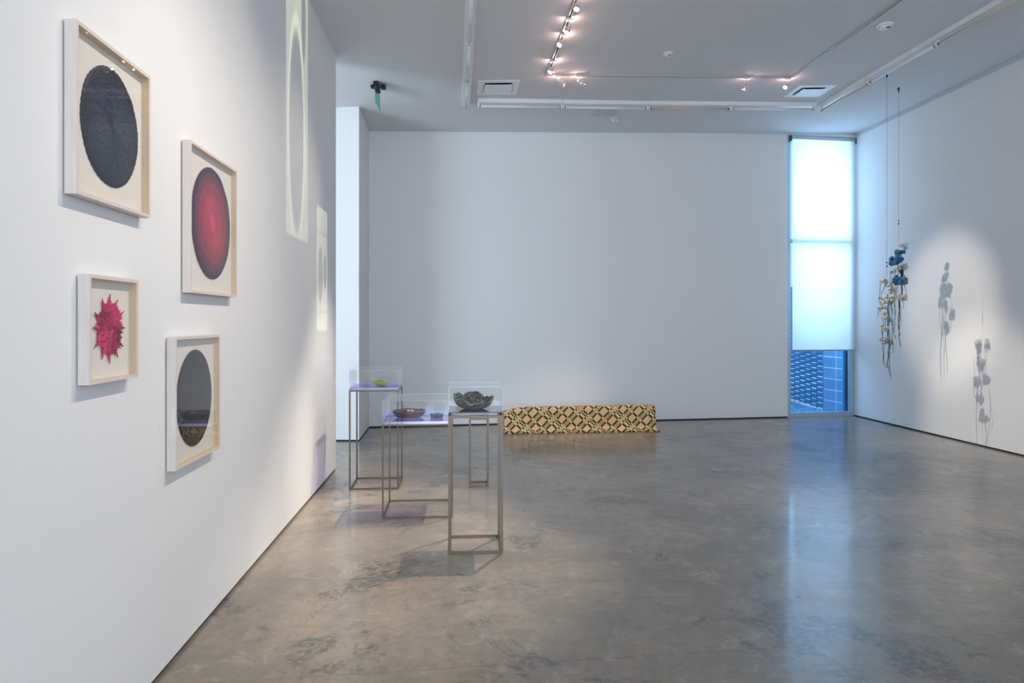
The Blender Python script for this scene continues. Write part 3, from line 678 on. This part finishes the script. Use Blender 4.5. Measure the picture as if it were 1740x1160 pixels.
K1 += KN(1480, 380, 4.14, [(80, 812, 17, 'i'), (104, 812, 16, 'i'), (103, 835, 15, 'i'), (136, 822, 17, 'i'), (140, 840, 15, 'g')])
K2 = KN(1490, 400, 9.67, [(372, 148, 30, 'i'), (410, 165, 36, 'i'), (452, 140, 40, 'i'), (458, 195, 38, 'i'), (350, 280, 46, 'b'), (425, 270, 40, 'b'), (335, 330, 32, 'b'), (370, 345, 24, 'i'), (275, 395, 56, 'b'), (258, 450, 50, 'b'), (330, 375, 46, 'b'), (385, 400, 48, 'b'), (330, 440, 46, 'b'),
  (245, 475, 30, 'b'), (458, 500, 46, 'i'), (428, 540, 42, 'i'), (370, 530, 36, 'i'), (388, 582, 30, 'b'), (265, 602, 40, 'i'), (306, 570, 36, 'i'), (330, 700, 46, 'b'), (288, 742, 42, 'b'), (345, 775, 46, 'b'), (392, 738, 46, 'b'), (448, 705, 42, 'g'), (472, 760, 40, 'g'), (425, 780, 34, 'g'),
  (408, 1000, 42, 'i'), (452, 1015, 46, 'i'), (428, 1040, 38, 'i'), (340, 1000, 36, 'i'), (308, 1035, 36, 'i')])
strand(D1, 1507, 124, K1,
       [(1496, 480, 1495, 525), (1504, 484, 1497, 508), (1495, 524, 1490, 540), (1500, 540, 1501, 560), (1509, 500, 1509, 625, '', .006), (1511, 505, 1512, 645), (1513, 510, 1520, 575), (1510, 560, 1513, 640), (1500, 560, 1500, 620), (1502, 585, 1503, 625),
        (1515, 545, 1518, 600), (1505, 545, 1506, 560), (1498, 560, 1500, 580), (1508, 520, 1509, 560), (1510, 585, 1509, 634), (1497, 512, 1495, 530)],
       'left hanging sculpture of ivory clay knots and dark cords, hung lower from the ceiling', (446, 452), 21)
c2 = C(1527, 149); D2 = c2.y
strand(D2, 1527, 149, K2,
       [(1514, 460, 1514, 490), (1526, 448, 1526, 480), (1532, 425, 1532, 445), (1532, 460, 1531, 500, '', .012), (1534, 460, 1533, 500, '', .009), (1538, 480, 1541, 512), (1538, 475, 1543, 482), (1528, 500, 1528, 590, 'n', .007), (1533, 508, 1536, 525),
        (1527, 505, 1528, 570, 'n', .006), (1520, 505, 1521, 576), (1522, 470, 1520, 534), (1524, 485, 1524, 505), (1516, 505, 1517, 560), (1530, 508, 1530, 560)],
       'right hanging sculpture with blue knots among ivory clay knots, hung higher', (375, 380), 33)

# ------------------------------------------------------------------ ceiling: frame of reference that follows the slope
SL = math.atan(.0389)
def CM(p, rz=ROOM_A):    # local x to the right, y away, z up, lying in the ceiling
    u = Vector((math.cos(rz), math.sin(rz), .0389*math.cos(rz))).normalized(); n = Vector((-math.sin(SL), 0, math.cos(SL))); v_ = n.cross(u).normalized(); n = u.cross(v_)
    m = Matrix((u, v_, n)).transposed().to_4x4(); m.translation = p; return m
# strip lights
def strip(p, q, tube_m, label, socket_m, group):
    d = (q-p); L = d.length-.006; mid = (p+q)/2; rz = math.atan2(d.y, d.x)
    e = empty('strip_light', (0, 0, 0), label, 'strip light', mat=CM(mid, rz), group=group); h = L/2
    bm = bmesh.new(); box(bm, -h, h, -.052, .052, -.052, 0); new_obj('channel', bm, fix_mat, e)
    bm = bmesh.new(); cyl(bm, (-h+.035, 0, -.090), (h-.035, 0, -.090), .0165, seg=20); new_obj('tube', bm, tube_m, e)
    for s_ in (-1, 1):
        bm = bmesh.new(); box(bm, s_*(h-.012)-.010, s_*(h-.012)+.010, -.016, .016, -.106, -.052); new_obj('socket', bm, fix_mat, e)
        bm = bmesh.new(); cyl(bm, (s_*(h-.022), 0, -.090), (s_*(h-.036), 0, -.090), .0175, seg=18); new_obj('tube_cap', bm, socket_m, e)
grey = M('grey_cap', (.25, .25, .26), .5)
def line_pts(a, b_, n_): return [a.lerp(b_, i/n_) for i in range(n_+1)]
cs = [C(811, 168.5), C(955, 171), C(1101, 173.3), C(1241, 174.3), C(1384, 175.5)]
txt = ['white strip light at the left end of the row along the back of the ceiling', 'white strip light second from the left in the row along the back', 'strip light with a cream tube in the row along the back', 'white strip light at the right end of the row along the back']
for i in range(4): strip(cs[i], cs[i+1], tube_c if i == 2 else tube_w, txt[i], blackp if i == 2 else grey, 'strip lights on the ceiling')
rs = [C(1395, 178), C(1477, 128.5), C(1592, 62)]; dseg = rs[2]-rs[1]; rs += [rs[2]+dseg, rs[2]+dseg*2]
txt = ['strip light with cream tube nearest the corner window, right-hand row', 'strip light with white tube above the hanging sculptures, right-hand row', 'strip light with cream tube cut by the top edge of the photo, right-hand row', 'strip light over the right wall outside the photo']
for i in range(3): strip(rs[i], rs[i+1], tube_w if i == 1 else tube_c, txt[i], blackp, 'strip lights on the ceiling')
ls = [C(791, 173), C(794, 126), C(797, 57)]; dseg = ls[2]-ls[1]; ls += [ls[2]+dseg, ls[2]+2*dseg]
txt = ['strip light at the far end of the left-hand row', 'middle strip light in view of the left-hand row', 'strip light cut by the top edge, left-hand row', '']
for i in range(3): strip(ls[i], ls[i+1], tube_w, txt[i], grey if i != 1 else blackp, 'strip lights on the ceiling')
# lighting track
track_m = M('track_aluminium', (.60, .60, .56), .4, .3)
T0 = C(930, 125.5); T1 = C(978, 0); T1e = T0+(T1-T0)*2.9; T2 = C(1345, 130.5); T3 = C(1527, 0); T3e = T2+(T3-T2)*2.2
def track(p, q, label):
    d = q-p; rz = math.atan2(d.y, d.x); e = empty('lighting_track', (0, 0, 0), label, 'lighting track', mat=CM((p+q)/2, rz)); h = d.length/2
    bm = bmesh.new(); box(bm, -h, h, -.018, -.008, -.020, 0); box(bm, -h, h, .008, .018, -.020, 0); box(bm, -h, h, -.008, .008, -.006, 0); new_obj('rail', bm, track_m, e)
    bm = bmesh.new(); box(bm, -h, h, -.0079, .0079, -.009, -.006); new_obj('contact_strip', bm, dark_mat, e)
    for s_ in (-1, 1):
        bm = bmesh.new(); box(bm, s_*h-.006 if s_ > 0 else -h-.006, s_*h+.006 if s_ > 0 else -h+.006, -.019, .019, -.021, 0); new_obj('end_cap', bm, fix_mat, e)
tb = (T0-T1e).normalized()*.03
track(T0-tb, T1e, 'lighting track running towards the viewer on the left, carrying lit spotlights')
track(T0-Vector((.06, 0, .0)), T2, 'lighting track running across the ceiling with spotlights at both ends')
track(T2-(T2-T3).normalized()*.03, T3e, 'empty lighting track running diagonally at upper right')
# spotlights on the track
lens_m = bpy.data.materials.new('lit_lens'); lens_m.use_nodes = True; lb = lens_m.node_tree.nodes['Principled BSDF']
lb.inputs['Emission Color'].default_value = (1, .93, .82, 1); lb.inputs['Emission Strength'].default_value = 14
lamp_m = M('lamp_chrome', (.85, .80, .76), .22, .9); fin_m = M('lamp_fins', (.9, .85, .8), .3, .6)
def spotlight(top, aim, power, size, label, col=(1, .89, .77), blend=.8, spill=.9):
    top = Vector(top); e = empty('track_spotlight', top, label, 'spotlight', group='spotlights on the ceiling track'); 
    bm = bmesh.new(); box(bm, -.035, .035, -.013, .013, -.040, -.021); cyl(bm, (0, 0, -.04), (0, 0, -.085), .006, seg=10); new_obj('track_adapter', bm, fix_mat, e)
    piv = Vector((0, 0, -.085)); d = (Vector(aim)-(top+piv)).normalized()
    bm = bmesh.new(); cyl(bm, piv-d*.02, piv+d*.022, .012, .017, seg=20); cyl(bm, piv+d*.022, piv+d*.062, .018, .026, seg=24)
    cyl(bm, piv+d*.062, piv+d*.085, .0285, .0285, seg=24, caps=False); cyl(bm, piv+d*.085, piv+d*.062, .0255, .0255, seg=24, caps=False)
    new_obj('lamp_head', bm, lamp_m, e)
    bm = bmesh.new()
    for k in (.030, .045, .060): cyl(bm, piv+d*k, piv+d*(k+.005), .028, .028, seg=24)
    new_obj('cooling_ring', bm, fin_m, e)
    bm = bmesh.new(); cyl(bm, piv+d*.0655, piv+d*.070, .0245, .0245, seg=24); o = new_obj('lens', bm, lens_m, e); o['label'] = 'glowing lens'
    L = bpy.data.lights.new('spot_beam', 'SPOT'); L.energy = power; L.color = col; L.spot_size = math.radians(size); L.spot_blend = blend; L.shadow_soft_size = .012
    lo_ = bpy.data.objects.new('spot_beam', L); COL.objects.link(lo_); lo_.location = top+piv+d*.10; lo_.rotation_euler = d.to_track_quat('-Z', 'Y').to_euler()
    if spill:
        Lp = bpy.data.lights.new('lamp_spill', 'POINT'); Lp.energy = spill; Lp.color = (1, .60, .52); Lp.shadow_soft_size = .01
        lo_ = bpy.data.objects.new('lamp_spill', Lp); COL.objects.link(lo_); lo_.location = top+piv-d*.035+Vector((0, .03, .0))
def on_track(px, py, a, b_):     # nearest point of the track to a pixel's ray at ceiling height
    p = C(px, py); t = max(-.01, (p-a).dot(b_-a)/(b_-a).length_squared); return a.lerp(b_, t)
v1p, v2p, v3p = on(V1, 0, 0, 1.0), on(V2, 0, 0, .8), on(V3, 0, 0, .95)
left = lambda y: T0+(T1e-T0)*((y-T0.y)/(T1e.y-T0.y))
art = lambda px, py: WL(px, py, .04)
SPOTS = [
 (on_track(976, -12, T0, T1e), v1p, 430, 34, 'lit spotlight at the top edge of the photo on the left track'),
 (on_track(964, 28, T0, T1e), v2p, 450, 34, 'upper of the two bright spotlights midway along the left track'),
 (on_track(955, 55, T0, T1e), WL(470, 600), 95, 66, 'lower of the two bright spotlights midway along the left track'),
 (on_track(938, 100, T0, T1e), v3p, 420, 34, 'spotlight near the corner end of the left track'),
 (T0+(T2-T0)*.045, P3(1512, 590, D1), 520, 25, 'left of two spotlights by the track corner at left'),
 (T0+(T2-T0)*.125, P3(1528, 470, D2), 430, 23, 'right of two spotlights by the track corner at left'),
 (on_track(1267, 131, T0, T2), F(985, 735)+Vector((0, 0, .15)), 300, 34, 'left of two spotlights at the right end of the crossing track'),
 (on_track(1338, 131, T0, T2), F(840, 850), 110, 34, 'rightmost spotlight, at the right end of the crossing track'),
 (left(4.2), art(370, 430), 85, 72, 'spotlight on the left track above the two tall frames'),
 (left(3.9), art(330, 690), 80, 66, 'spotlight on the left track out of the photo, aimed at the lowest frame'),
 (left(2.9), art(160, 400), 44, 76, 'spotlight on the left track out of the photo, aimed at the navy disc'),
 (left(2.6), art(160, 620), 62, 70, 'spotlight on the left track out of the photo, aimed at the pink starburst')]
for top, aim, pw, sz, lab in SPOTS: spotlight(top, aim, pw, sz, lab)

# added unseen patterned spots, standing in for light thrown back by the trays
def gobo(loc, d, up, power, col, build, size=160):
    L = bpy.data.lights.new('added_tray_gobo', 'SPOT'); L.energy = power; L.color = col; L.spot_size = math.radians(size); L.spot_blend = .1; L.shadow_soft_size = .004; L.use_nodes = True
    o = bpy.data.objects.new('added_tray_gobo', L); COL.objects.link(o); z = -Vector(d).normalized(); x = Vector(up).cross(z).normalized(); y = z.cross(x)
    m = Matrix((x, y, z)).transposed().to_4x4(); m.translation = loc; o.matrix_world = m
    nt = NT(L.node_tree); em = nt.n['Emission']; tc = nt.n.new('ShaderNodeTexCoord'); s_ = nt.n.new('ShaderNodeSeparateXYZ'); nt.link(tc.outputs['Normal'], s_.inputs[0])
    az = nt.math('ABSOLUTE', s_.outputs[2]); u = nt.math('DIVIDE', s_.outputs[0], az); v_ = nt.math('DIVIDE', s_.outputs[1], az)
    f = build(nt, u, v_); r2 = nt.math('ADD', 1.0, nt.math('ADD', nt.math('MULTIPLY', u, u), nt.math('MULTIPLY', v_, v_)))
    nt.link(nt.math('MULTIPLY', f, nt.math('POWER', r2, 2.0)), em.inputs['Strength'])
def rect(nt, u, v_, u0, u1, v0, v1, s_=.012):
    a = nt.math('MULTIPLY', nt.sstep(u, u0-s_, u0+s_), nt.sstep(u, u1+s_, u1-s_)); b_ = nt.math('MULTIPLY', nt.sstep(v_, v0-s_, v0+s_), nt.sstep(v_, v1+s_, v1-s_)); return nt.math('MULTIPLY', a, b_)
def ell(nt, u, v_, cu, cv, ru, rv):
    a = nt.math('DIVIDE', nt.math('SUBTRACT', u, cu), ru); b_ = nt.math('DIVIDE', nt.math('SUBTRACT', v_, cv), rv)
    return nt.math('SQRT', nt.math('ADD', nt.math('MULTIPLY', a, a), nt.math('MULTIPLY', b_, b_)))
wn_in = Vector((vdir.y, -vdir.x, 0))      # left wall normal into the room
def wall_gobo(dist, pc, power, shapes):
    """pc: reference point on wall (pixel), shapes in pixel coordinates"""
    c_ = WL(*pc); loc = c_+wn_in*dist; up = Vector((0, 0, 1)); x = vdir  # u axis: light's x
    def uv_(px, py): p = WL(px, py)-c_; return p.dot(Vector((0, 0, 1)).cross(wn_in))/dist, p.z/dist
    def build(nt, u, v_):
        return shapes(nt, u, v_, uv_)
    gobo(loc, -wn_in, up, power, (.95, 1.0, .62), build)
def sh1(nt, u, v_, uv_):
    a, b_ = uv_(486, 395), uv_(523, -22); lo_, hi_ = min(a[0], b_[0]), max(a[0], b_[0]); r = rect(nt, u, v_, lo_, hi_, a[1], b_[1])
    c0, e0 = uv_(504, 225), uv_(517, 85); E = ell(nt, u, v_, c0[0], c0[1], abs(e0[0]-c0[0])*.9, abs(e0[1]-c0[1])*1.05)
    c1_, e1 = uv_(516, 30), uv_(520, -40); E1 = ell(nt, u, v_, c1_[0], c1_[1], abs(e1[0]-c1_[0])*.9, abs(e1[1]-c1_[1]))
    m_ = nt.math('MULTIPLY', nt.sstep(E, .88, 1.06), nt.sstep(E1, .85, 1.1)); wob = nt.math('ADD', nt.math('MULTIPLY', nt.sstep(nt.math('ABSOLUTE', nt.math('SUBTRACT', E, 1.12)), .14, .0), .5), .55)
    return nt.math('MULTIPLY', nt.math('MULTIPLY', r, m_), wob)
def sh2(nt, u, v_, uv_):
    a, b_ = uv_(538, 562), uv_(556, 362); lo_, hi_ = min(a[0], b_[0]), max(a[0], b_[0]); r = rect(nt, u, v_, lo_, hi_, a[1], b_[1], .008)
    c0, e0 = uv_(544.5, 467), uv_(548.5, 420); E = ell(nt, u, v_, c0[0], c0[1], abs(e0[0]-c0[0]), abs(e0[1]-c0[1]))
    c1_, e1 = uv_(552.3, 462), uv_(554.4, 433); E1 = ell(nt, u, v_, c1_[0], c1_[1], abs(e1[0]-c1_[0]), abs(e1[1]-c1_[1]))
    l0 = uv_(545, 530)[1]; bar = nt.sstep(nt.math('ABSOLUTE', nt.math('SUBTRACT', v_, l0)), .003, .009); l1 = uv_(545, 395)[1]; bar2 = nt.math('ADD', nt.math('MULTIPLY', nt.sstep(nt.math('ABSOLUTE', nt.math('SUBTRACT', v_, l1)), .01, .04), .5), .5)
    return nt.math('MULTIPLY', nt.math('MULTIPLY', nt.math('MULTIPLY', r, bar), bar2), nt.math('MULTIPLY', nt.sstep(E, .92, 1.05), nt.sstep(E1, .9, 1.08)))
wall_gobo(1.15, (504, 420), 12, sh1)
wall_gobo(.9, (547, 470), 6, sh2)
def cgobo(pc, dist, power, col, shapes):
    c_ = C(*pc); 
    def uv_(px, py): p = C(px, py)-c_; return p.x/dist, p.y/dist
    # light x axis must be +X, y axis +Y when it points up: mirrored handedness handled by sign of u
    gobo(c_-Vector((0, 0, dist)), (0, 0, 1), (0, 1, 0), power, col, lambda nt, u, v_: shapes(nt, nt.math('MULTIPLY', u, -1.), v_, uv_))
def sh3(nt, u, v_, uv_):
    c0, a, b_ = uv_(650, 48), uv_(678, 48), uv_(650, 37); E = ell(nt, u, v_, c0[0], c0[1], abs(a[0]-c0[0]), abs(b_[1]-c0[1]))
    r = nt.sstep(nt.math('ABSOLUTE', nt.math('SUBTRACT', E, .95)), .16, .0); l = uv_(640, 13); k0, k1 = uv_(614, 13), uv_(668, 13)
    ln = nt.math('MULTIPLY', nt.sstep(nt.math('ABSOLUTE', nt.math('SUBTRACT', v_, l[1])), .015, .0), nt.math('MULTIPLY', nt.sstep(u, k0[0], k0[0]+.02), nt.sstep(u, k1[0]+.02, k1[0]))); return nt.math('ADD', r, nt.math('MULTIPLY', ln, .5))
cgobo((650, 40), 3.0, 16, (1, .93, .55), sh3)

# ------------------------------------------------------------------ other ceiling fittings
def diffuser(p, label, s_=.52, s2=None):
    e = empty('air_diffuser', (0, 0, 0), label, 'air vent', mat=CM(p), group='square air diffusers'); h = s_/2; h2 = (s2 or s_)/2
    bm = bmesh.new(); t = .055
    of = [bm.verts.new((x, y, -.008)) for x, y in ((-h, -h2), (h, -h2), (h, h2), (-h, h2))]; ob = [bm.verts.new(v.co*Vector((1, 1, 0)) if 0 else (v.co.x, v.co.y, 0)) for v in of]
    inf = [bm.verts.new((x, y, -.012)) for x, y in ((-h+t, -h2+t), (h-t, -h2+t), (h-t, h2-t), (-h+t, h2-t))]
    inb = [bm.verts.new((v.co.x*.8, v.co.y*.8, -.0015)) for v in inf]
    for i in range(4):
        j = (i+1) % 4; bm.faces.new((of[i], of[j], inf[j], inf[i])); bm.faces.new((ob[i], ob[j], of[j], of[i])); bm.faces.new((inf[i], inf[j], inb[j], inb[i]))
    new_obj('frame', bm, fix_mat, e)
    bm = bmesh.new(); box(bm, -h*.62, h*.62, -h2*.62, h2*.62, -.0035, -.001); new_obj('opening', bm, dark_mat, e)
    bm = bmesh.new(); k = .66
    vs = [bm.verts.new((x*k, y*k, -.024)) for x, y in ((-h, -h2), (h, -h2), (h, h2), (-h, h2))]; vt = [bm.verts.new((v.co.x, v.co.y, -.028)) for v in vs]
    bm.faces.new(vs); bm.faces.new(vt[::-1])
    for i in range(4): bm.faces.new((vs[i], vs[(i+1) % 4], vt[(i+1) % 4], vt[i]))
    for x in (-1, 1):
        for y in (-1, 1): box(bm, x*h*.5-.004, x*h*.5+.004, y*h2*.5-.004, y*h2*.5+.004, -.024, -.003)
    new_obj('face_plate', bm, fix_mat, e)
def quad_mid(*ps): return sum((C(*p) for p in ps), Vector())/len(ps)
d1 = [(811.9, 136), (882.6, 137), (878.3, 160), (810, 159.7)]; d2 = [(1359, 143), (1422.9, 145), (1388, 166.5), (1331, 163.3)]
diffuser(quad_mid(*d1), 'square white air diffuser at left between the strip light rows', (C(811, 148)-C(880.5, 148)).length, (C(811, 136)-C(811, 160)).length)
diffuser(quad_mid(*d2), 'square air diffuser glowing blue near the corner window', (C(1345, 155)-C(1405.5, 155)).length, (C(1359, 143)-C(1331, 163.3)).length*.96)
def detector(p, r, label, name='smoke_detector', cat='smoke detector', hgt=.035):
    e = empty(name, (0, 0, 0), label, cat, mat=CM(p)); 
    bm = bmesh.new(); lathe(bm, [(r, 0), (r, -hgt*.35), (r*.93, -hgt*.5)], 32); new_obj('base_plate', bm, fix_mat, e)
    bm = bmesh.new(); lathe(bm, [(r*.72, -hgt*.5), (r*.68, -hgt*.85), (r*.55, -hgt), (r*.1, -hgt*1.02)], 32); new_obj('sensor_dome', bm, fix_mat, e)
    bm = bmesh.new(); box(bm, -r*.1, r*.35, -r*.62, -r*.45, -hgt*1.08, -hgt*.8); new_obj('slot', bm, dark_mat, e)
detector(C(1503, 42), .085, 'large round smoke detector at upper right beside the empty track', hgt=.045)
detector(C(1135, 90), .055, 'small round smoke detector in the middle of the ceiling')
# emergency light with plate
e = empty('ceiling_beacon', (0, 0, 0), 'small white twin-lens ceiling fitting beside a flush access panel', 'ceiling fitting', mat=CM(C(1045, 200)))
bm = bmesh.new(); lathe(bm, [(.075, 0), (.078, -.012), (.05, -.02)], 28); new_obj('base', bm, ceil_mat, e)
for s_ in (-1, 1):
    bm = bmesh.new(); lathe(bm, [(.022, -.02), (.024, -.045), (.012, -.055)], 16, (s_*.03, 0, 0)); new_obj('lens', bm, fix_mat, e)
A = quad_mid((1013, 181), (1056, 182), (1046, 198), (1003, 197))
bm = bmesh.new(); mt = CM(A); box(bm, -.18, .18, -.22, .22, -.004, 0, mt)
tag(new_obj('access_panel', bm, M('panel_paint', (.68, .67, .68), .8)), 'flat square access panel flush on the ceiling behind the back strip lights', 'access panel')
for i, (x, y) in enumerate(((833, 213), (1625, 133))):
    bm = bmesh.new(); box(bm, -.055, .055, -.05, .05, -.006, 0, CM(C(x, y)))
    tag(new_obj('blank_cover_plate', bm, M('plate_paint', (.76, .77, .78), .6)), ['tiny square cover plate on the ceiling near the back wall, left side', 'tiny cover plate on the ceiling beside the right wall'][i], 'cover plate')
# exit sign, edge on
p = C(641, 143); D = p.y
e = empty('exit_sign', (0, 0, 0), 'edge-lit green glass sign hanging from a black ceiling mount near the far left', 'exit sign', mat=CM(p))
bm = bmesh.new(); box(bm, -.035, .025, -.12, .12, -.075, 0); new_obj('housing', bm, blackp, e)
bm = bmesh.new(); box(bm, .045, .10, -.03, .05, -.055, -.015); box(bm, .02, .05, -.004, .012, -.04, -.028); new_obj('lamp_box', bm, blackp, e)
bm = bmesh.new(); box(bm, -.075, -.036, -.05, .02, -.05, -.02); new_obj('side_bracket', bm, blackp, e)
bm = bmesh.new(); box(bm, -.009, -.001, -.17, .20, -.27, -.075, Matrix.Rotation(math.radians(-2), 4, 'Z')); new_obj('glass_plate', bm, green_plate, e)
# floor covers
for (x, y, r, lab) in ((578, 865.5, .085, 'round metal floor cover near the left wall by the display stands'), (1222, 799, .085, 'round metal floor cover out in the open floor at right')):
    bm = bmesh.new(); c_ = F(x, y); lathe(bm, [(r, .0), (r, .004), (r*.93, .005), (r*.9, .003), (r*.1, .003)], 40, c_)
    tag(new_obj('floor_cover', bm, M('cover_steel', (.42, .42, .42), .4, .6)), lab, 'floor cover')
